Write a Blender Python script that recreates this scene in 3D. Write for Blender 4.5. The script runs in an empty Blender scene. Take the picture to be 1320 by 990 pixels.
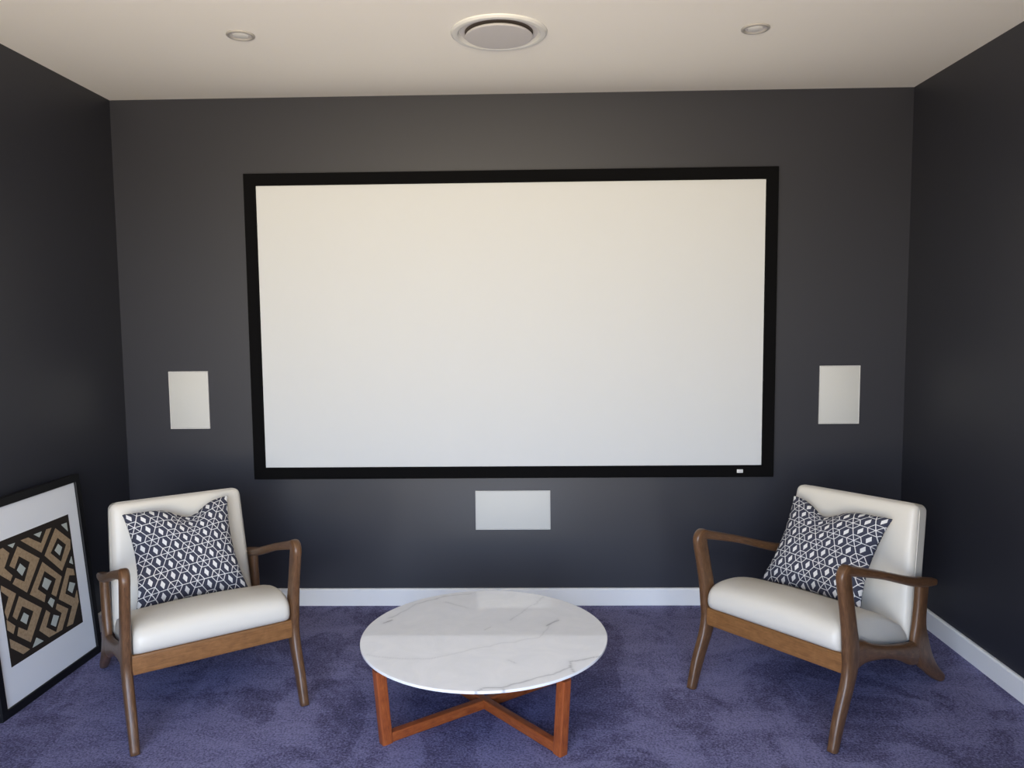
import bpy, bmesh, math, random
from mathutils import Vector, Matrix, noise
from math import sin, cos, radians, pi, sqrt, exp

SC = bpy.context.scene
COL = SC.collection

# ------------------------------------------------------------------ camera
F_PX, CAM = 1000.0, (0.1002, -4.1473, 1.5623)
YAW, PITCH, ROLL = -0.02308, -0.08315, -0.00976
fw = Vector((sin(YAW)*cos(PITCH), cos(YAW)*cos(PITCH), sin(PITCH)))
rt = Vector((cos(YAW), -sin(YAW), 0)); upv = rt.cross(fw)
r2 = rt*cos(ROLL) + upv*sin(ROLL); u2 = -rt*sin(ROLL) + upv*cos(ROLL)
cam_data = bpy.data.cameras.new('camera'); cam = bpy.data.objects.new('camera', cam_data); COL.objects.link(cam)
cam_data.sensor_width = 36.0; cam_data.lens = F_PX/1320*36; cam_data.clip_start = 0.05
M = Matrix.Identity(4)
for i, v in enumerate((r2, u2, -fw)):
    for j in range(3): M[j][i] = v[j]
M.translation = CAM
cam.matrix_world = M
SC.camera = cam

# ------------------------------------------------------------------ world: daylight seen only through the glazed doors behind the camera
SKY, HORIZON, GROUND = (0.50, 0.74, 1.22, 1), (1.10, 1.18, 1.26, 1), (1.46, 1.26, 0.95, 1)
W = bpy.data.worlds.new('daylight'); SC.world = W; W.use_nodes = True
nt = W.node_tree; nt.nodes.clear()
tc = nt.nodes.new('ShaderNodeTexCoord'); sep = nt.nodes.new('ShaderNodeSeparateXYZ')
mr = nt.nodes.new('ShaderNodeMapRange'); mr.inputs[1].default_value = -1; mr.inputs[2].default_value = 1
cr = nt.nodes.new('ShaderNodeValToRGB'); bg = nt.nodes.new('ShaderNodeBackground'); wo = nt.nodes.new('ShaderNodeOutputWorld')
cr.color_ramp.elements[0].position = 0.47; cr.color_ramp.elements[0].color = GROUND
cr.color_ramp.elements[1].position = 0.51; cr.color_ramp.elements[1].color = HORIZON
el = cr.color_ramp.elements.new(0.68); el.color = SKY
bg.inputs[1].default_value = 6.0
nt.links.new(tc.outputs['Generated'], sep.inputs[0]); nt.links.new(sep.outputs[2], mr.inputs[0])
nt.links.new(mr.outputs[0], cr.inputs[0]); nt.links.new(cr.outputs[0], bg.inputs[0]); nt.links.new(bg.outputs[0], wo.inputs[0])
# glazed opening in the wall behind the camera (x0, x1, z0, z1), with a portal to sample it
WIN = (-1.80, 1.00, 0.05, 2.40); Y_REAR = -5.0
pd = bpy.data.lights.new('window_portal', 'AREA'); pd.shape = 'RECTANGLE'
pd.size = WIN[1]-WIN[0]; pd.size_y = WIN[3]-WIN[2]; pd.cycles.is_portal = True
po = bpy.data.objects.new('window_portal', pd); COL.objects.link(po)
po.location = ((WIN[0]+WIN[1])/2, Y_REAR, (WIN[2]+WIN[3])/2); po.rotation_euler = (radians(90), 0, 0)

VS = SC.view_settings
VS.view_transform = 'Standard'; VS.look = 'None'; VS.gamma = 1.0; VS.use_curve_mapping = False
VS.exposure = 0.80
SC.cycles.max_bounces = 10; SC.cycles.diffuse_bounces = 6
SC.cycles.caustics_reflective = False; SC.cycles.caustics_refractive = False

# ------------------------------------------------------------------ helpers
def obj(name, me, mat, parent=None):
    o = bpy.data.objects.new(name, me); COL.objects.link(o)
    if mat is not None and not me.materials: me.materials.append(mat)
    if parent is not None: o.parent = parent
    return o
def thing(name, label, cat, loc=(0, 0, 0), rz=0.0, group=None):
    o = bpy.data.objects.new(name, None); COL.objects.link(o)
    o.empty_display_size = 0.05; o.location = loc; o.rotation_euler = (0, 0, rz)
    o['label'] = label; o['category'] = cat
    if group: o['group'] = group
    return o
def struct(o): o['kind'] = 'structure'; return o
def finish(bm, name, smooth=True, angle=40):
    bmesh.ops.recalc_face_normals(bm, faces=bm.faces)
    me = bpy.data.meshes.new(name); bm.to_mesh(me); bm.free()
    if smooth:
        for p in me.polygons: p.use_smooth = True
        try: me.set_sharp_from_angle(angle=radians(angle))
        except Exception: pass
    return me
def box_bm(x0, x1, y0, y1, z0, z1, bevel=0.0, seg=2):
    bm = bmesh.new(); bmesh.ops.create_cube(bm, size=1)
    for v in bm.verts: v.co = Vector((x0+(v.co.x+.5)*(x1-x0), y0+(v.co.y+.5)*(y1-y0), z0+(v.co.z+.5)*(z1-z0)))
    if bevel: bmesh.ops.bevel(bm, geom=bm.edges[:], offset=bevel, segments=seg, affect='EDGES', profile=.5)
    return bm
def box(name, x0, x1, y0, y1, z0, z1, mat, parent=None, bevel=0.0, seg=2):
    return obj(name, finish(box_bm(x0, x1, y0, y1, z0, z1, bevel, seg), name), mat, parent)
def lathe(name, prof, mat, parent=None, n=64, closed=False):
    """prof: (radius, z) list, revolved about the local z axis"""
    bm = bmesh.new(); rings = []
    for r, z in prof:
        if r < 1e-6: rings.append([bm.verts.new((0, 0, z))])
        else: rings.append([bm.verts.new((r*cos(2*pi*k/n), r*sin(2*pi*k/n), z)) for k in range(n)])
    pairs = list(zip(rings, rings[1:])) + ([(rings[-1], rings[0])] if closed else [])
    for a, b in pairs:
        for k in range(n):
            k2 = (k+1) % n
            if len(a) == 1: bm.faces.new((a[0], b[k], b[k2]))
            elif len(b) == 1: bm.faces.new((a[k], a[k2], b[0]))
            else: bm.faces.new((a[k], a[k2], b[k2], b[k]))
    return obj(name, finish(bm, name, angle=30), mat, parent)
def catmull(P, t):
    n = len(P)-1; s = min(int(t*n), n-1); f = t*n - s
    p0, p1, p2, p3 = P[max(s-1, 0)], P[s], P[s+1], P[min(s+2, n)]
    return tuple(.5*((2*b)+(-a+c)*f+(2*a-5*b+4*c-d)*f*f+(-a+3*b-3*c+d)*f**3) for a, b, c, d in zip(p0, p1, p2, p3))
def sweep(name, stations, mat, parent=None, side=Vector((1, 0, 0)), n=40, sec=20, ex=3.2, rnd=0.35, straight=False):
    """stations: (x, y, z, half width in the bend plane, half width along side); rounded-rectangle section; uv along the grain"""
    S = []
    for k in range(n+1):
        t = k/n
        if straight:
            m = len(stations)-1; s = min(int(t*m), m-1); f = t*m-s
            S.append(tuple(a+(b-a)*f for a, b in zip(stations[s], stations[s+1])))
        else: S.append(catmull(stations, t))
    pts = [Vector(s[:3]) for s in S]
    bm = bmesh.new(); uvl = bm.loops.layers.uv.new('UVMap'); rings = []; L = 0
    def ring(c, nrm, hn, hs, l):
        out = []
        for k in range(sec):
            a = 2*pi*(k+.5)/sec; ca, sa = cos(a), sin(a)
            u = math.copysign(abs(ca)**(2/ex), ca); w = math.copysign(abs(sa)**(2/ex), sa)
            out.append(bm.verts.new(c + nrm*(hn*u) + side*(hs*w)))
        rings.append((out, l))
    for k, c in enumerate(pts):
        tg = (pts[min(k+1, n)]-pts[max(k-1, 0)]).normalized(); nrm = tg.cross(side).normalized()
        if k: L += (c-pts[k-1]).length
        hn, hs = S[k][3], S[k][4]; e = min(hn, hs)*rnd
        if k == 0 and rnd > 0:
            for q in (.55, .8, .94): ring(c - tg*e*(1-q)*0 - tg*e*sqrt(max(0, 1-((q-.4)/.6)**2))*0.6, nrm, hn*q, hs*q, L-e)
        ring(c, nrm, hn, hs, L)
        if k == n and rnd > 0:
            for q in (.94, .8, .55): ring(c + tg*e*sqrt(max(0, 1-((q-.4)/.6)**2))*0.6, nrm, hn*q, hs*q, L+e)
    def setuv(f, us, vs):
        for lp, a, b in zip(f.loops, us, vs): lp[uvl].uv = (a, b)
    for (a, la), (b, lb) in zip(rings, rings[1:]):
        for k in range(sec):
            k2 = (k+1) % sec
            f = bm.faces.new((a[k], a[k2], b[k2], b[k])); setuv(f, (la, la, lb, lb), (k/sec, (k+1)/sec, (k+1)/sec, k/sec))
    bm.faces.new(rings[0][0]); bm.faces.new(rings[-1][0])
    return obj(name, finish(bm, name, angle=60), mat, parent)
def bar(name, a, b, hw, hh, mat, parent=None, ex=9, sec=24, rnd=.12):
    """straight square-section timber from a to b; hw across (horizontal), hh in the vertical bend plane"""
    a, b = Vector(a), Vector(b); d = (b-a).normalized()
    side = d.cross(Vector((0, 0, 1)))
    side = side.normalized() if side.length > .2 else Vector((1, 0, 0))
    return sweep(name, [(*a, hh, hw), (*b, hh, hw)], mat, parent, side, n=4, sec=sec, ex=ex, rnd=rnd, straight=True)
def smooth_all(me): 
    for p in me.polygons: p.use_smooth = True

# ------------------------------------------------------------------ materials
class NT:
    def __init__(s, name, color=(.8, .8, .8), rough=.5, **kw):
        s.m = bpy.data.materials.new(name); s.m.use_nodes = True; s.t = s.m.node_tree
        s.b = s.t.nodes['Principled BSDF']
        s.b.inputs['Base Color'].default_value = (*color, 1); s.b.inputs['Roughness'].default_value = rough
        for k, v in kw.items(): s.b.inputs[k.replace('_', ' ')].default_value = v
    def node(s, t, **kw):
        n = s.t.nodes.new(t)
        for k, v in kw.items(): setattr(n, k, v)
        return n
    def link(s, a, b): s.t.links.new(a, b)
    def setin(s, sock, v):
        if hasattr(v, 'is_output') or isinstance(v, bpy.types.NodeSocket): s.link(v, sock)
        else: sock.default_value = v
    def math(s, op, a, b=None, c=None):
        n = s.node('ShaderNodeMath', operation=op); s.setin(n.inputs[0], a)
        if b is not None: s.setin(n.inputs[1], b)
        if c is not None: s.setin(n.inputs[2], c)
        return n.outputs[0]
    def vmath(s, op, a, b=None, c=None, out=0):
        n = s.node('ShaderNodeVectorMath', operation=op); s.setin(n.inputs[0], a)
        if b is not None: s.setin(n.inputs[1], b)
        if c is not None: s.setin(n.inputs[2], c)
        return n.outputs[out]
    def coord(s, kind='Object', scale=(1, 1, 1)):
        tcn = s.node('ShaderNodeTexCoord'); mp = s.node('ShaderNodeMapping'); mp.inputs['Scale'].default_value = scale
        s.link(tcn.outputs[kind], mp.inputs[0]); return mp.outputs[0]
    def noise(s, vec, scale, detail=3, rough=.5, dist=0.0):
        n = s.node('ShaderNodeTexNoise'); n.inputs['Scale'].default_value = scale; n.inputs['Detail'].default_value = detail
        n.inputs['Roughness'].default_value = rough; n.inputs['Distortion'].default_value = dist
        s.link(vec, n.inputs['Vector']); return n.outputs[0]
    def ramp(s, fac, *stops):
        n = s.node('ShaderNodeValToRGB'); e = n.color_ramp.elements
        while len(e) < len(stops): e.new(.5)
        for el, (p, c) in zip(e, stops): el.position = p; el.color = (*c, 1)
        s.link(fac, n.inputs[0]); return n.outputs[0]
    def mix(s, fac, a, b):
        n = s.node('ShaderNodeMix', data_type='RGBA'); s.setin(n.inputs[0], fac)
        s.setin(n.inputs[6], a if hasattr(a, 'node') else (*a, 1)); s.setin(n.inputs[7], b if hasattr(b, 'node') else (*b, 1))
        return n.outputs[2]
    def base(s, c): s.link(c, s.b.inputs['Base Color'])
    def bump(s, h, strength=.3, dist=.002):
        n = s.node('ShaderNodeBump'); n.inputs['Strength'].default_value = strength; n.inputs['Distance'].default_value = dist
        s.link(h, n.inputs['Height']); s.link(n.outputs[0], s.b.inputs['Normal'])

def m_paint(name, col, rough, spec=.5, bump=.08):
    m = NT(name, col, rough); m.b.inputs['Specular IOR Level'].default_value = spec
    v = m.coord(); n = m.noise(v, 220, 2); m.bump(n, bump, .001); return m.m
WALL = m_paint('charcoal_wall_paint', (.0205, .0215, .0300), .45, .55)
CEIL = m_paint('ceiling_paint', (.95, .925, .865), .9, .2)
TRIM = m_paint('white_trim_gloss', (.86, .86, .85), .35, .5, 0)
WHITE_PLASTIC = m_paint('white_plastic', (.74, .74, .72), .45, .5, 0)
VENT_GREY = m_paint('vent_disc_paint', (.62, .60, .60), .5, .4, 0)
SATIN = m_paint('satin_grey_trim', (.40, .385, .365), .35, .5, 0)
CAVITY_SHADE = m_paint('painted_cavity_shade', (.12, .10, .09), .8, .2, 0)  # dark colour stands in for the shade inside the vent
VELVET = m_paint('black_velvet', (.004, .004, .0045), .95, .1, 0)
SCREEN = m_paint('matte_projection_vinyl', (.635, .655, .665), .9, .15, .02)
BLACK_FRAME = m_paint('black_lacquered_frame', (.004, .004, .005), .5, .3, 0)
MAT = m_paint('white_mount_board', (.74, .76, .79), .8, .2, .03)
ART_DARK = m_paint('art_dark_brown', (.022, .017, .014), .7, .2, .2)
ART_WHITE = m_paint('art_white', (.44, .47, .43), .75, .2, .2)
LEATHER = NT('ivory_leather', (.655, .62, .545), .42)
_v = LEATHER.coord(); LEATHER.bump(LEATHER.noise(_v, 260, 3), .10, .0012); LEATHER = LEATHER.m
PIPING = m_paint('ivory_leather_seam', (.61, .58, .51), .45, .5, 0)
def m_grille():
    m = NT('speaker_grille', (.60, .605, .58), .65); v = m.coord('Object', (1, 1, 1))
    vo = m.node('ShaderNodeTexVoronoi'); vo.inputs['Scale'].default_value = 420; vo.inputs['Randomness'].default_value = 0
    m.link(v, vo.inputs['Vector']); m.bump(vo.outputs['Distance'], .15, .0008); return m.m
GRILLE = m_grille()
def m_wood(name, dark, mid, light, rough=.38):
    m = NT(name, mid, rough); v = m.coord('UV', (5, 6, 1))
    g = m.noise(v, 5, 5, .6, .6); v2 = m.coord('UV', (2.5, 26, 1)); g2 = m.noise(v2, 6, 3, .6, .3)
    f = m.math('MULTIPLY_ADD', g2, .5, m.math('MULTIPLY', g, .5))
    m.base(m.ramp(f, (.32, dark), (.5, mid), (.68, light))); m.bump(g2, .06, .001); return m.m
WALNUT = m_wood('oiled_walnut', (.050, .024, .011), (.115, .054, .023), (.200, .104, .048))
APRON = m_wood('honey_walnut', (.150, .064, .020), (.225, .100, .032), (.30, .140, .050))
TABLE_WOOD = m_wood('red_brown_timber', (.165, .034, .009), (.300, .070, .016), (.42, .115, .028))
def m_art_tan():
    m = NT('art_tan_raffia', (.4, .28, .16), .8); v = m.coord(); n = m.noise(v, 90, 3)
    m.base(m.ramp(n, (.3, (.27, .185, .105)), (.7, (.36, .26, .155)))); m.bump(n, .3, .001); return m.m
ART_TAN = m_art_tan()
def m_carpet():
    m = NT('plush_blue_violet_carpet', (.1, .1, .16), 1.0); m.b.inputs['Specular IOR Level'].default_value = .1
    m.b.inputs['Sheen Weight'].default_value = .0; m.b.inputs['Sheen Roughness'].default_value = .5
    v = m.coord('Object', (1, 1, 1)); v2 = m.coord('Object', (1.2, 2.2, 1))
    nap = m.noise(v2, 3.2, 5, .62, .8); fine = m.noise(v, 115, 3, .75); mid = m.noise(v, 38, 3, .6)
    patch = m.noise(m.coord('Object', (1.6, 1.0, 1)), 1.7, 4, .6, 1.1)
    f = m.math('ADD', m.math('MULTIPLY_ADD', nap, .50, m.math('MULTIPLY', m.math('MULTIPLY_ADD', m.math('SMOOTH_MIN', m.math('MAXIMUM', m.math('SUBTRACT', patch, .46), 0.0), .08, .03), 4.0, .33), .42)), m.math('MULTIPLY_ADD', fine, 1.3, m.math('MULTIPLY', mid, .22)))
    f = m.math('MULTIPLY', f, .64)
    m.base(m.ramp(f, (.60, (.052, .049, .100)), (.71, (.096, .091, .174)), (.78, (.152, .146, .264)), (.90, (.24, .235, .40))))
    h = m.math('ADD', m.math('MULTIPLY', fine, 1.0), m.math('MULTIPLY', mid, .6)); m.bump(h, .8, .006); return m.m
CARPET = m_carpet()
def m_marble():
    m = NT('polished_white_marble', (.8, .8, .79), .03); m.b.inputs['Specular IOR Level'].default_value = .5
    a = m.node('ShaderNodeAttribute', attribute_name='vein'); v = m.coord()
    n = m.noise(v, 7, 6, .65, 1.2); cloud = m.ramp(n, (.35, (.83, .84, .85)), (.62, (.88, .885, .89)))
    brk = m.noise(v, 30, 3)
    f = m.math('MULTIPLY', a.outputs['Fac'], m.math('MULTIPLY_ADD', brk, .9, .45))
    m.base(m.mix(f, cloud, (.27, .28, .30))); return m.m
MARBLE = m_marble()
def m_pillow():
    """woven print: honeycomb of dark hexagons with a pale lozenge, every third one cut into six triangles"""
    m = NT('hexagon_print_fabric', (.8, .8, .8), .9); m.b.inputs['Specular IOR Level'].default_value = .1
    tcn = m.node('ShaderNodeTexCoord'); mp = m.node('ShaderNodeMapping'); mp.inputs['Rotation'].default_value = (0, 0, radians(-5))
    m.link(tcn.outputs['UV'], mp.inputs[0]); p = mp.outputs[0]
    a = 0.0570
    def lattice(sx, sy):
        h = (sx/2, sy/2, 1.0); hn = (-sx/2, -sy/2, -1.0)
        q1 = m.vmath('WRAP', p, h, hn); q2 = m.vmath('WRAP', m.vmath('ADD', p, (sx/2, sy/2, 0)), h, hn)
        l1 = m.vmath('LENGTH', q1, out=1); l2 = m.vmath('LENGTH', q2, out=1)
        n = m.node('ShaderNodeMix', data_type='VECTOR'); m.link(m.math('LESS_THAN', l2, l1), n.inputs[0])
        m.link(q1, n.inputs[4]); m.link(q2, n.inputs[5]); return n.outputs[1]
    q = lattice(sqrt(3)*a, a); Q = lattice(sqrt(3)*a, 3*a)
    star = m.math('LESS_THAN', m.vmath('LENGTH', m.vmath('SUBTRACT', q, Q), out=1), a*.2)
    d = [m.math('ABSOLUTE', m.vmath('DOT_PRODUCT', q, (cos(radians(t)), sin(radians(t)), 0), out=1)) for t in (30, 90, 150)]
    mx = m.math('MAXIMUM', m.math('MAXIMUM', d[0], d[1]), d[2]); mn = m.math('MINIMUM', m.math('MINIMUM', d[0], d[1]), d[2])
    border = m.math('GREATER_THAN', mx, a/2-.0017); spoke = m.math('LESS_THAN', mn, .0016)
    sx = m.node('ShaderNodeSeparateXYZ'); m.link(q, sx.inputs[0])
    skew = m.math('ADD', sx.outputs[0], m.math('MULTIPLY', sx.outputs[1], .12))
    loz = m.math('LESS_THAN', m.math('ADD', m.math('DIVIDE', m.math('ABSOLUTE', skew), .0108), m.math('DIVIDE', m.math('ABSOLUTE', sx.outputs[1]), .0215)), 1.0)
    inner = m.math('ADD', m.math('MULTIPLY', star, spoke), m.math('MULTIPLY', m.math('SUBTRACT', 1.0, star), loz))
    w = m.math('MINIMUM', m.math('ADD', border, inner), 1.0)
    v = m.coord('UV'); wv = m.noise(v, 900, 1)
    m.base(m.mix(w, (.050, .053, .077), (.72, .71, .69))); m.bump(wv, .25, .0006); return m.m
PRINT = m_pillow()

# ------------------------------------------------------------------ room shell
XL, XR, H = -2.1017, 2.0883, 2.7322
T = .12
struct(box('floor', XL-T, XR+T, Y_REAR-T, T, -.10, 0, CARPET))
ceil = struct(box('ceiling', XL-T, XR+T, Y_REAR-T, T, H, H+.12, CEIL))
struct(box('wall_back', XL-T, XR+T, 0, T, 0, H, WALL))
struct(box('wall_left', XL-T, XL, Y_REAR, 0, 0, H, WALL))
struct(box('wall_right', XR, XR+T, Y_REAR, 0, 0, H, WALL))
# rear wall with the glazed door opening
bm = bmesh.new()
for (x0, x1, z0, z1) in ((XL-T, WIN[0], 0, H), (WIN[1], XR+T, 0, H), (WIN[0], WIN[1], WIN[3], H), (WIN[0], WIN[1], 0, WIN[2])):
    b2 = box_bm(x0, x1, Y_REAR-T, Y_REAR, z0, z1); tmp = bpy.data.meshes.new('t'); b2.to_mesh(tmp); b2.free(); bm.from_mesh(tmp); bpy.data.meshes.remove(tmp)
struct(obj('wall_rear', finish(bm, 'wall_rear', False), WALL))
win = bpy.data.objects.new('window_1', None); COL.objects.link(win); struct(win); win.location = (0, Y_REAR-T/2, 0)
for k in range(4):
    x = WIN[0]+.03+(WIN[1]-WIN[0]-.06)*k/3
    box('window_mullion', x-.025, x+.025, -.025, .025, WIN[2], WIN[3], TRIM, win, .004)
for z in (WIN[2]+.03, WIN[3]-.03): box('window_rail', WIN[0]+.055, WIN[1]-.055, -.02, .02, z-.03, z+.03, TRIM, win, .004)
BH, BT = .0947, .016
def skirting(name, a, b, inward):
    """profile with a rounded top edge, extruded from a to b"""
    a, b, n = Vector(a), Vector(b), Vector(inward)
    prof = [(0, 0), (BT, 0), (BT, BH-.008), (BT-.003, BH-.003), (BT-.007, BH), (0, BH)]
    bm = bmesh.new(); R = [[bm.verts.new(P + n*d + Vector((0, 0, z))) for d, z in prof] for P in (a, b)]
    for k in range(len(prof)): k2 = (k+1) % len(prof); bm.faces.new((R[0][k], R[0][k2], R[1][k2], R[1][k]))
    bm.faces.new(R[0]); bm.faces.new(R[1])
    return struct(obj(name, finish(bm, name, True, 25), TRIM))
skirting('baseboard_back', (XL, 0, 0), (XR, 0, 0), (0, -1, 0))
skirting('baseboard_left', (XL, -BT, 0), (XL, Y_REAR, 0), (1, 0, 0))
skirting('baseboard_right', (XR, -BT, 0), (XR, Y_REAR, 0), (-1, 0, 0))

# ------------------------------------------------------------------ projection screen
SZ, FWD, HW, HH, SD = 1.5242, .0628, 2.657/2, 2.657*9/32, .05
scr = thing('projection_screen', 'large white projection screen in a black velvet frame on the charcoal wall', 'screen', (0, 0, SZ))
box('screen_surface', -HW-.02, HW+.02, -SD+.012, -.002, -HH-.02, HH+.02, SCREEN, scr)
def mitred(name, horiz, s):
    """one frame bar with mitred ends and eased front edges"""
    L, Wd = (HW, HH) if horiz else (HH, HW)
    bm = bmesh.new(); R = []
    for e in (-1, 1):
        ring = []
        for d, y in ((0, -SD+.006), (.003, -SD), (FWD-.004, -SD), (FWD, -SD+.004), (FWD, -.001), (0, -.001)):
            u, w = e*(L+d), s*(Wd+d); ring.append(bm.verts.new((u, y, w) if horiz else (w, y, u)))
        R.append(ring)
    for k in range(6): k2 = (k+1) % 6; bm.faces.new((R[0][k], R[0][k2], R[1][k2], R[1][k]))
    bm.faces.new(R[0]); bm.faces.new(R[1])
    return obj(name, finish(bm, name, True, 20), VELVET, scr)
bars = [mitred('frame_bar', h, s) for h in (True, False) for s in (1, -1)]
bx, bz = 1.213, -HH-.030
badge = box('maker_badge', bx-.016, bx+.016, -SD-.003, -SD+.001, bz-.009, bz+.009, WHITE_PLASTIC, scr, .001)
badge['label'] = 'small white maker badge'
for k, (dx, w) in enumerate(((-.006, .004), (.004, .005))):
    box('badge_mark', bx+dx-w, bx+dx+w, -SD-.0036, -SD-.0028, bz-.0035, bz+.002, VENT_GREY, badge)

# ------------------------------------------------------------------ in-wall speakers
def speaker(label, x0, x1, z0, z1):
    t = thing('wall_speaker', label, 'speaker', ((x0+x1)/2, 0, (z0+z1)/2), 0, 'flush speakers in the screen wall')
    w, h = (x1-x0)/2, (z1-z0)/2; b = .004
    bm = bmesh.new(); R = []
    for (d, y) in ((0, -.001), (0, -.007), (.001, -.008), (b-.001, -.008), (b, -.007), (b, -.003)):
        R.append([bm.verts.new((sx*(w-d), y, sz*(h-d))) for sx, sz in ((-1, -1), (1, -1), (1, 1), (-1, 1))])
    for a, c in zip(R, R[1:]):
        for k in range(4): k2 = (k+1) % 4; bm.faces.new((a[k], a[k2], c[k2], c[k]))
    obj('bezel', finish(bm, 'bezel', True, 30), WHITE_PLASTIC, t)
    box('grille', -w+b+.0006, w-b-.0006, -.0062, -.001, -h+b+.0006, h-b-.0006, GRILLE, t, .0012)
    return t
speaker('upright rectangular speaker grille left of the screen', -1.853, -1.638, .9865, 1.299)
speaker('upright rectangular speaker grille right of the screen', 1.638, 1.851, .9905, 1.301)
speaker('wide rectangular speaker grille centred below the screen', -.200, .206, .422, .6365)

# ------------------------------------------------------------------ ceiling fittings
v = thing('ceiling_vent', 'round white ceiling air vent with a central disc', 'air vent', (-.015, -.87, H))
lathe('vent_ring', [(.198, -.0005), (.197, -.006), (.190, -.012), (.178, -.014), (.170, -.012), (.164, -.004), (.160, .004), (.156, -.0005)], WHITE_PLASTIC, v)
lathe('vent_throat_shade', [(.160, -.001), (.1, -.0008), (0, -.0008)], CAVITY_SHADE, v)  # flat disc on the ceiling, no recess; the opening's shade is painted
lathe('vent_disc', [(0, -.008), (.10, -.008), (.130, -.010), (.1365, -.015), (.138, -.0195), (.135, -.0215), (.10, -.0225), (0, -.023)], VENT_GREY, v)
lathe('vent_cone', [(.160, -.0012), (.150, -.003), (.143, -.0028), (.140, -.0012)], VENT_GREY, v)
def downlight(label, x, y):
    t = thing('downlight', label, 'downlight', (x, y, H), 0, 'unlit recessed downlights')
    lathe('trim_ring', [(.057, -.0003), (.0565, -.004), (.053, -.0065), (.046, -.0065), (.043, -.004), (.041, -.0005)], SATIN, t, 48)
    lathe('baffle', [(.0415, -.0012), (.038, -.0008), (.036, -.003), (.033, -.003), (.031, -.001)], VENT_GREY, t, 48)
    lathe('lens', [(.0315, -.001), (.030, -.0035), (.018, -.006), (0, -.007)], WHITE_PLASTIC, t, 48)
downlight('small round downlight in the ceiling left of the vent', -1.072, -.891)
downlight('small round downlight in the ceiling right of the vent', 1.029, -.862)

# ------------------------------------------------------------------ coffee table
TR_, TZ = .490, .31
tb = thing('coffee_table', 'round white marble coffee table on a crossed red-brown timber base', 'coffee table', (-.09, -1.135, 0))
def tabletop():
    nr, na = 150, 360; bm = bmesh.new(); lay = bm.verts.layers.float.new('vein')
    segs = [(a, b, w) for v_, w in zip(VEINS, VW) for a, b in zip(v_, v_[1:])]
    def vein(x, y):
        jx = x + .010*noise.noise((x*14, y*14, 0)) + .004*noise.noise((x*45, y*45, 3)); jy = y + .010*noise.noise((x*14, y*14, 7)) + .004*noise.noise((x*45, y*45, 9))
        best = 0
        for (ax, ay), (bx_, by_), w in segs:
            dx, dy = bx_-ax, by_-ay; tt = max(0, min(1, ((jx-ax)*dx+(jy-ay)*dy)/(dx*dx+dy*dy)))
            dd = (jx-ax-dx*tt)**2+(jy-ay-dy*tt)**2
            if dd < .0012: best = max(best, w*(.72*exp(-dd/.0000085)+.16*exp(-dd/.00018)))
        return best
    rings = [[bm.verts.new((0, 0, TZ))]]
    radii = [(TR_-.003)*(k/nr) for k in range(1, nr+1)]
    prof = [(r, TZ) for r in radii] + [(TR_-.001, TZ-.001), (TR_, TZ-.0025), (TR_, TZ-.009), (TR_-.002, TZ-.0105), (TR_-.040, TZ-.022), (.30, TZ-.022)]
    for r, z in prof: rings.append([bm.verts.new((r*cos(2*pi*k/na), r*sin(2*pi*k/na), z)) for k in range(na)])
    for ring in rings[:nr+6]:
        for vt in ring: vt[lay] = vein(vt.co.x, vt.co.y)
    rings.append([bm.verts.new((0, 0, TZ-.022))])
    for a, b in zip(rings, rings[1:]):
        for k in range(na):
            k2 = (k+1) % na
            if len(a) == 1: bm.faces.new((a[0], b[k], b[k2]))
            elif len(b) == 1: bm.faces.new((a[k], a[k2], b[0]))
            else: bm.faces.new((a[k], a[k2], b[k2], b[k]))
    return obj('tabletop', finish(bm, 'tabletop', True, 25), MARBLE, tb)
VW = [.3, .35, .9, .8, .9, 1.0, .45, .35, .4, .4, 1.0]
TAN = [[(0.2096,0.6294),(0.2573,0.6286),(0.3304,0.582),(0.3751,0.6308),(0.4096,0.6283),(0.3248,0.5416)],[(0.1276,0.5465),(0.1875,0.6106),(0.3082,0.522),(0.2045,0.4072),(0.1307,0.4702),(0.1513,0.4885),(0.1987,0.456),(0.2465,0.5246),(0.1883,0.5689),(0.1538,0.5263)],[(0.0566,0.6259),(0.1055,0.6287),(0.1379,0.5973),(0.0988,0.5469),(0.1375,0.5034),(0.1212,0.4854),(0.0664,0.531),(0.066,0.5771),(0.0859,0.592),(0.0768,0.6073)],[(0.4346,0.6202),(0.5254,0.5407),(0.5167,0.5008),(0.4395,0.4231),(0.3408,0.5232)],[(0.322,0.5015),(0.4324,0.3988),(0.3777,0.3262),(0.3499,0.348),(0.3927,0.4021),(0.3273,0.4591),(0.2695,0.3982),(0.3143,0.3571),(0.3,0.3298),(0.2194,0.3936)],[(0.4751,0.4253),(0.5181,0.4051),(0.5213,0.3755),(0.4837,0.387),(0.4394,0.3175),(0.4991,0.2743),(0.5221,0.3059),(0.524,0.25),(0.463,0.1678),(0.42,0.1712),(0.4739,0.2465),(0.3919,0.3091)],[(0.1049,0.3432),(0.1566,0.4092),(0.2793,0.312),(0.1846,0.2002),(0.1153,0.2573),(0.1293,0.288),(0.1746,0.2547),(0.2269,0.3178),(0.1655,0.3636),(0.1257,0.3205)],[(0.0671,0.4864),(0.142,0.4255),(0.0745,0.3409),(0.0655,0.3766),(0.0984,0.4269),(0.0576,0.4632)],[(0.07,0.3427),(0.1128,0.3002),(0.0956,0.2728),(0.0665,0.3011)],[(0.0712,0.2633),(0.1755,0.1743),(0.1337,0.1713),(0.071,0.2256)],[(0.2444,0.2258),(0.3038,0.2938),(0.3252,0.2727),(0.2888,0.2228),(0.3459,0.1779),(0.3989,0.2433),(0.3637,0.2746),(0.377,0.2951),(0.4454,0.2452),(0.3863,0.1711),(0.2983,0.1734)]]
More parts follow.
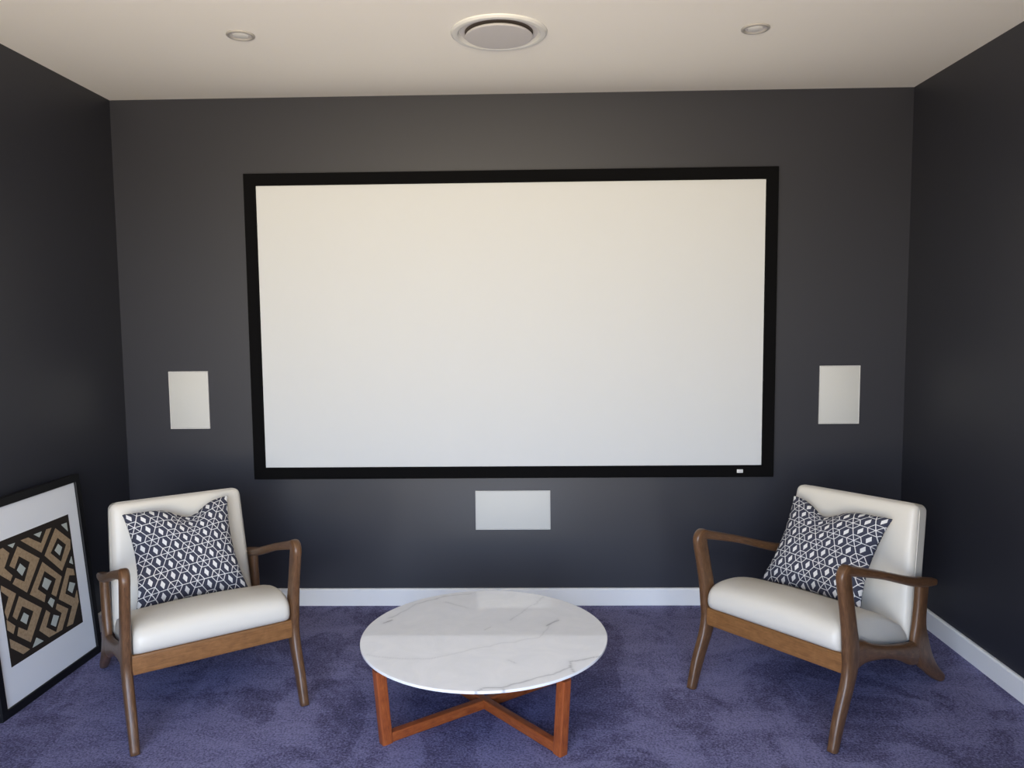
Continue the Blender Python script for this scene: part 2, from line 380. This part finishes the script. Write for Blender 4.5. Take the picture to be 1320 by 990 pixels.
DARK = [[(0.4398,0.5743),(0.4894,0.5283),(0.4406,0.4652),(0.3812,0.5223)]]
WHITE = [[(0.1332,0.6312),(0.1768,0.6291),(0.1596,0.6124)],[(0.2921,0.6311),(0.3446,0.6304),(0.3249,0.6092)],[(0.1882,0.5378),(0.2163,0.5083),(0.1902,0.4837),(0.1646,0.5161)],[(0.4751,0.6251),(0.5152,0.6243),(0.5156,0.5827)],[(0.4372,0.5478),(0.4614,0.5247),(0.4377,0.4938),(0.4085,0.5257)],[(0.5157,0.4667),(0.5197,0.4269),(0.4947,0.4431)],[(0.3217,0.4326),(0.3615,0.4023),(0.3265,0.3739),(0.2981,0.4013)],[(0.4792,0.3575),(0.5163,0.3385),(0.4861,0.3026),(0.4598,0.3262)],[(0.1699,0.3343),(0.1953,0.3113),(0.175,0.2823),(0.144,0.3095)],[(0.2209,0.2054),(0.2613,0.173),(0.1898,0.1736)],[(0.345,0.2564),(0.3778,0.2377),(0.3478,0.2006),(0.319,0.2221)],[(0.3415,0.3356),(0.3647,0.3153),(0.3432,0.2891),(0.3192,0.3207)]]
VEINS= [[(-0.429,-0.199),(-0.315,-0.24),(-0.211,-0.236),(-0.133,-0.208),(-0.047,-0.16),(0.042,-0.111),(0.125,-0.081),(0.185,-0.054),(0.228,-0.039),(0.265,0.081),(0.299,0.151)],[(0.103,0.139),(0.157,0.236),(0.245,0.406)],[(-0.02,-0.512),(0.021,-0.466),(0.084,-0.458),(0.111,-0.507)],[(0.084,-0.458),(0.132,-0.434),(0.207,-0.393),(0.269,-0.36),(0.333,-0.308),(0.328,-0.263),(0.435,-0.217)],[(0.326,-0.299),(0.341,-0.342)],[(-0.426,0.112),(-0.398,0.136)],[(-0.415,0.152),(-0.33,0.288),(-0.273,0.368),(-0.201,0.422),(-0.084,0.45)],[(-0.192,0.34),(-0.13,0.301),(-0.089,0.27)],[(-0.0,0.037),(0.025,0.059)],[(0.104,-0.245),(0.129,-0.273)],[(0.252,0.074),(0.303,0.134)]]

tabletop()
RB, RT = .440, .462
for ang, rb in ((216.5, RB), (311, RB), (37.5, .418), (131, .425)):
    a = radians(ang); d = Vector((cos(a), sin(a), 0)); sd = Vector((-sin(a), cos(a), 0))
    sweep('leg', [(*(d*rb), .021, .019), (*(d*(rb+RT-RB)+Vector((0, 0, TZ-.0225))), .021, .019)], TABLE_WOOD, tb, sd, n=4, sec=24, ex=8, rnd=0, straight=True)
for k, (ang, an2) in enumerate(((216.5, 37.5), (311, 131))):
    a = radians(ang); b_ = radians(an2)
    bar('base_bar', (RB*.97*cos(a), RB*.97*sin(a), .020+.0006*k), (RB*.94*cos(b_), RB*.94*sin(b_), .020+.0006*k), .0165, .0190, TABLE_WOOD, tb, rnd=0)
    bar('top_bar', (RT*.78*cos(a), RT*.78*sin(a), TZ-.031-.0006*k), (RT*.78*cos(b_), RT*.78*sin(b_), TZ-.031-.0006*k), .0165, .008, TABLE_WOOD, tb, rnd=0)

# ------------------------------------------------------------------ armchairs
FX = .315
def seat_cushion(parent):
    P = [(.062, .375), (.070, .408), (.100, .432), (.16, .442), (.25, .438), (.34, .418), (.43, .388), (.52, .343), (.585, .297), (.622, .255), (.618, .233), (.57, .233),
         (.45, .258), (.33, .284), (.21, .311), (.13, .328), (.090, .337), (.070, .350)]
    n = 72; loop = []
    Pc = P + [P[0]]
    for k in range(n):
        t = k/n*len(P); s = int(t); f = t-s
        g = lambda i: P[i % len(P)]
        a, b, c, d = g(s-1), g(s), g(s+1), g(s+2)
        loop.append(tuple(.5*((2*q1)+(-q0+q2)*f+(2*q0-5*q1+4*q2-q3)*f*f+(-q0+3*q1-3*q2+q3)*f**3) for q0, q1, q2, q3 in zip(a, b, c, d)))
    cy, czz = .30, .335; bm = bmesh.new(); rings = []; hw = .2935
    xs = [-1, -.9985, -.993, -.982, -.965, -.94, -.90] + [-.8+.1*k for k in range(17)] + [.90, .94, .965, .982, .993, .9985, 1]
    for s in xs:
        e = max(0.0, (abs(s)-.90)/.10); sh = .030*(1-sqrt(max(0, 1-e*e)))
        crown = .014*(1-s*s)
        ring = []
        for y, z in loop:
            vy, vz = y-cy, z-czz; l = sqrt(vy*vy+vz*vz)
            q = max(.3, 1-sh/l); top = max(0, vz)/.1
            if vz < 0: q = max(q, 1-sh*.4/l)
            ring.append(bm.verts.new((s*hw, cy+vy*q, czz+vz*q+crown*top)))
        rings.append(ring)
    for a, b in zip(rings, rings[1:]):
        for k in range(n): k2 = (k+1) % n; bm.faces.new((a[k], a[k2], b[k2], b[k]))
    bm.faces.new(rings[0]); bm.faces.new(rings[-1])
    seat = obj('seat', finish(bm, 'seat', True, 70), LEATHER, parent)
    return seat
# the back leans: a frame of (up, forward) in the yz plane
BK0 = Vector((0, .605, .225)); BUP = Vector((0, sin(radians(10.5)), cos(radians(10.5)))); BFW = Vector((0, -cos(radians(10.5)), sin(radians(10.5))))
BHGT, BTH = .570, .118
def back_half(h): return .297 - .022*h/BHGT
def backrest(parent):
    nu, nv = 36, 36; ex = 14
    bm = bmesh.new(); bmesh.ops.create_cube(bm, size=2)
    bmesh.ops.subdivide_edges(bm, edges=bm.edges[:], cuts=13, use_grid_fill=True)
    r = .030
    for v_ in bm.verts:
        x, y, z = v_.co          # x across, y depth (-1 front), z up
        hx, hy, hz = .29, BTH/2, BHGT/2
        # spread verts so the rounded rim is resolved
        def remap(t, h):
            k = abs(t); e = 1-r/h
            q = (k/.6)*e if k < .6 else e+(k-.6)/.4*(1-e)
            return math.copysign(q*h, t)
        p = Vector((remap(x, hx), remap(y, hy), remap(z, hz)))
        core = Vector((max(-(hx-r), min(hx-r, p.x)), max(-(hy-r), min(hy-r, p.y)), max(-(hz-r), min(hz-r, p.z))))
        d = p-core
        if d.length > 1e-7: p = core+d.normalized()*r*min(1, max(abs(d.x), abs(d.y), abs(d.z))/r)
        h = p.z+hz
        wx = p.x/hx*back_half(h)
        dome = (.014 if p.y < 0 else .006)*(1-(p.x/hx)**2)*(1-(p.z/hz)**2)
        dep = p.y + math.copysign(dome, p.y)*(abs(p.y)/hy)
        v_.co = Vector((wx, 0, 0)) + BK0 + BUP*h - BFW*(dep+hy)
    return obj('backrest', finish(bm, 'backrest', True, 80), LEATHER, parent)
def back_piping(parent, depth):
    """raised seam following the rim of the back"""
    pts = []; r = .036
    for cxs, chs, a0 in ((1, BHGT, 0), (-1, BHGT, 90), (-1, 0, 180), (1, 0, 270)):
        for k in range(7):
            a = radians(a0+15*k); sgnh = -1 if chs else 1
            h = (BHGT-r if chs else r)+r*sin(a); xx = cxs*(back_half(h)-r)+r*cos(a)
            pts.append(Vector((xx, 0, 0)) + BK0 + BUP*h - BFW*depth)
    bm = bmesh.new(); rings = []; n = len(pts); cen = sum(pts, Vector())/n
    for k in range(n):
        tg = (pts[(k+1) % n]-pts[k-1]).normalized(); nb = BFW; na = tg.cross(nb).normalized()
        rings.append([bm.verts.new(pts[k]+(na*cos(q*pi/4)+nb*sin(q*pi/4))*.0018) for q in range(8)])
    for k in range(n):
        a, b = rings[k], rings[(k+1) % n]
        for q in range(8): q2 = (q+1) % 8; bm.faces.new((a[q], a[q2], b[q2], b[q]))
    return obj('piping', finish(bm, 'piping', True, 80), PIPING, parent)
def armchair(label, loc, rz):
    t = thing('armchair', label, 'armchair', loc, rz, 'pair of ivory armchairs')
    seat = seat_cushion(t); back = backrest(t)
    back_piping(back, .030)
    for s in (-1, 1):
        X = s*FX
        sweep('front_leg', [(X, .006, .0, .021, .0165), (X, .045, .11, .0275, .0185), (X, .094, .215, .032, .0195), (X, .117, .29, .040, .0195), (X, .114, .36, .043, .0195),
                            (X, .099, .44, .038, .0185), (X, .078, .53, .0355, .018), (X, .060, .60, .035, .018), (X, .055, .625, .035, .018)], WALNUT, t, n=48, rnd=.2)
        sweep('armrest', [(X, .0575, .612, .0345, .0178), (X, .050, .640, .0300, .0190), (X, .064, .6560, .0215, .0200), (X, .105, .6450, .0190, .0205), (X, .19, .622, .0172, .0215), (X, .33, .582, .0160, .024),
                          (X, .48, .533, .0175, .025), (X, .60, .496, .0190, .024), (X, .70, .472, .0190, .0225), (X, .785, .455, .0150, .0195)], WALNUT, t, n=64, rnd=.5)
        sweep('side_rail', [(X, .125, .318, .060, .0175), (X, .185, .318, .048, .0175), (X, .25, .302, .034, .0175), (X, .34, .278, .0275, .0175), (X, .43, .253, .0275, .0175),
                            (X, .52, .225, .034, .0175), (X, .60, .199, .047, .0175), (X, .645, .192, .052, .0175)], WALNUT, t, n=40, rnd=0)
        sweep('rear_leg', [(X, .682, .462, .041, .0185), (X, .676, .39, .039, .0185), (X, .668, .31, .043, .0185), (X, .672, .235, .062, .019), (X, .712, .165, .056, .0185),
                           (X, .765, .108, .040, .018), (X, .822, .058, .030, .017), (X, .898, .006, .020, .016)], WALNUT, t, n=48, rnd=.2)
    sweep('front_apron', [(-FX+.015, .098, .298, .0375, .0125), (FX-.015, .098, .298, .0375, .0125)], APRON, t, Vector((0, 1, 0)), n=6, ex=9, rnd=0, straight=True)
    sweep('rear_rail', [(-FX+.015, .672, .195, .030, .0125), (FX-.015, .672, .195, .030, .0125)], WALNUT, t, Vector((0, 1, 0)), n=6, ex=9, rnd=0, straight=True)
    return t
LA, RA = (-1.083, -1.306, 0), (.971, -1.214, 0)
LRZ, RRZ = radians(35.5), radians(-50)
armchair('ivory leather armchair with walnut frame beside the leaning picture', LA, LRZ)
armchair('ivory leather armchair with walnut frame in front of the right wall', RA, RRZ)

# ------------------------------------------------------------------ scatter cushions
def cushion(label, loc, rz, corners, u0, mirror):
    """corners TL TR BR BL in the chair frame; u0 where the top edge is dented"""
    TL, TR, BR, BL = [Vector(c) for c in corners]
    me_n = 110; cen = (TL+TR+BR+BL)/4; ex_ = ((TR-TL)+(BR-BL)).normalized(); ey_ = ((TL-BL)+(TR-BR)).normalized(); nz = ex_.cross(ey_).normalized()   # towards the sitter
    bm = bmesh.new(); uvl = bm.loops.layers.uv.new('UVMap')
    def P(u, v, s):
        # edges bow inwards between the pointed corners
        bu = 1-.115*(1-v*v)**.9; bv = 1-.04*(1-u*u)
        uu, vv = u*bu, v*bv
        chop = exp(-((u-u0)/.34)**2)
        vv -= .26*chop*max(0, (v+.1)/1.1)**2.2
        a, b = (uu+1)/2, (vv+1)/2
        p = BL*(1-a)*(1-b)+BR*a*(1-b)+TR*a*b+TL*(1-a)*b
        t = .078*max(0, (1-abs(u)**2.4)*(1-abs(v)**2.4))**.55
        t *= 1-.45*chop*max(0, v)**1.5
        sd = (-1 if mirror else 1)          # a pinch on the outer side
        t *= 1-.28*exp(-((u-sd*.95)/.22)**2-((v+.12)/.10)**2)
        t += .0025*noise.noise((u*3.1+u0*9, v*3.1, s))
        return p + nz*(t*(1 if s > 0 else -.62) + .002*s)
    for s in (1, -1):
        G = [[bm.verts.new(P(sin(pi/2*(2*i/me_n-1))*.35+(2*i/me_n-1)*.65, sin(pi/2*(2*j/me_n-1))*.35+(2*j/me_n-1)*.65, s)) for j in range(me_n+1)] for i in range(me_n+1)]
        q = lambda i: (sin(pi/2*(2*i/me_n-1))*.35+(2*i/me_n-1)*.65)*.235
        for i in range(me_n):
            for j in range(me_n):
                vs = [G[i][j], G[i+1][j], G[i+1][j+1], G[i][j+1]]; us = [(q(i), q(j)), (q(i+1), q(j)), (q(i+1), q(j+1)), (q(i), q(j+1))]
                if s < 0: vs.reverse(); us.reverse()
                f = bm.faces.new(vs)
                for lp, w in zip(f.loops, us): lp[uvl].uv = (w[0]*(1 if mirror else -1)*s, w[1])
    bmesh.ops.remove_doubles(bm, verts=[v_ for v_ in bm.verts if v_.is_boundary], dist=.0045)
    me = bpy.data.meshes.new('cushion'); bm.to_mesh(me); bm.free(); smooth_all(me)
    o = obj('scatter_cushion', me, PRINT)
    # origin at the cushion's own centre
    me.transform(Matrix.Translation(-cen))
    o.matrix_world = Matrix.Translation(loc) @ Matrix.Rotation(rz, 4, 'Z') @ Matrix.Translation(cen)
    o['label'] = label; o['category'] = 'cushion'; o['group'] = 'navy and white print cushions'
    return o
cushion('navy and white hexagon print cushion on the armchair beside the leaning picture', LA, LRZ, ((-.241, .630, .747), (.198, .630, .771), (.227, .450, .384), (-.227, .450, .384)), .18, True)
cushion('navy and white hexagon print cushion on the armchair by the right wall', RA, RRZ, ((-.234, .630, .747), (.216, .630, .726), (.182, .450, .384), (-.279, .450, .384)), -.22, False)

# ------------------------------------------------------------------ framed picture leaning on the left wall
pic = thing('framed_picture', 'black framed geometric print in a wide white mount leaning on the left wall', 'picture', (0, 0, 0))
PYAW, LEAN = .035, .082
e_ = Vector((sin(PYAW), cos(PYAW), 0)); nw = Vector((-cos(PYAW), sin(PYAW), 0)); up_ = Vector((0, 0, cos(LEAN))) + nw*sin(LEAN); out_ = e_.cross(up_)   # into the room
PM = Matrix.Identity(4)
for i, v_ in enumerate((e_, up_, out_)):
    for j in range(3): PM[j][i] = v_[j]
PM.translation = (-1.984, -1.232, .0355)
pic.matrix_world = PM
PW, PH, PF = .605, .792, .035
box('backing_board', -.03, PW+.03, -.03, PH+.03, -.022, -.012, BLACK_FRAME, pic)
box('mount_board', -.004, PW+.004, -.004, PH+.004, -.011, -.004, MAT, pic)
for horiz, s in ((True, 0), (True, 1), (False, 0), (False, 1)):
    bm = bmesh.new(); R = []
    for e in (0, 1):
        ring = []
        for d, z in ((0, -.004), (0, .002), (.002, .005), (PF-.002, .005), (PF, .003), (PF, -.024), (0, -.024)):
            if horiz: x, y = (-d if e == 0 else PW+d), (-d if s == 0 else PH+d)
            else: x, y = (-d if s == 0 else PW+d), (-d if e == 0 else PH+d)
            ring.append(bm.verts.new((x, y, z)))
        R.append(ring)
    for k in range(7): k2 = (k+1) % 7; bm.faces.new((R[0][k], R[0][k2], R[1][k2], R[1][k]))
    bm.faces.new(R[0]); bm.faces.new(R[1])
    obj('frame_bar', finish(bm, 'frame_bar', True, 20), BLACK_FRAME, pic)
art = box('print_sheet', .060, .534, .148, .658, -.0042, -.0034, ART_DARK, pic)
art['label'] = 'dark brown, tan and white geometric print'
def motif(name, pl, z, mat):
    bm = bmesh.new()
    vs = [bm.verts.new((min(max(x, .0625), .5315), y, z)) for x, y in pl]
    es = [bm.edges.new((vs[k], vs[(k+1) % len(vs)])) for k in range(len(vs))]
    bmesh.ops.triangle_fill(bm, use_beauty=True, use_dissolve=False, edges=es)
    r = bmesh.ops.extrude_face_region(bm, geom=bm.faces[:])
    for g in r['geom']:
        if isinstance(g, bmesh.types.BMVert): g.co.z += .0005
    return obj(name, finish(bm, name, False), mat, art)
for pl in TAN: motif('tan_motif', pl, -.0036, ART_TAN)
for pl in DARK: motif('dark_lozenge', pl, -.0033, ART_DARK)
for pl in WHITE: motif('white_motif', pl, -.0030, ART_WHITE)
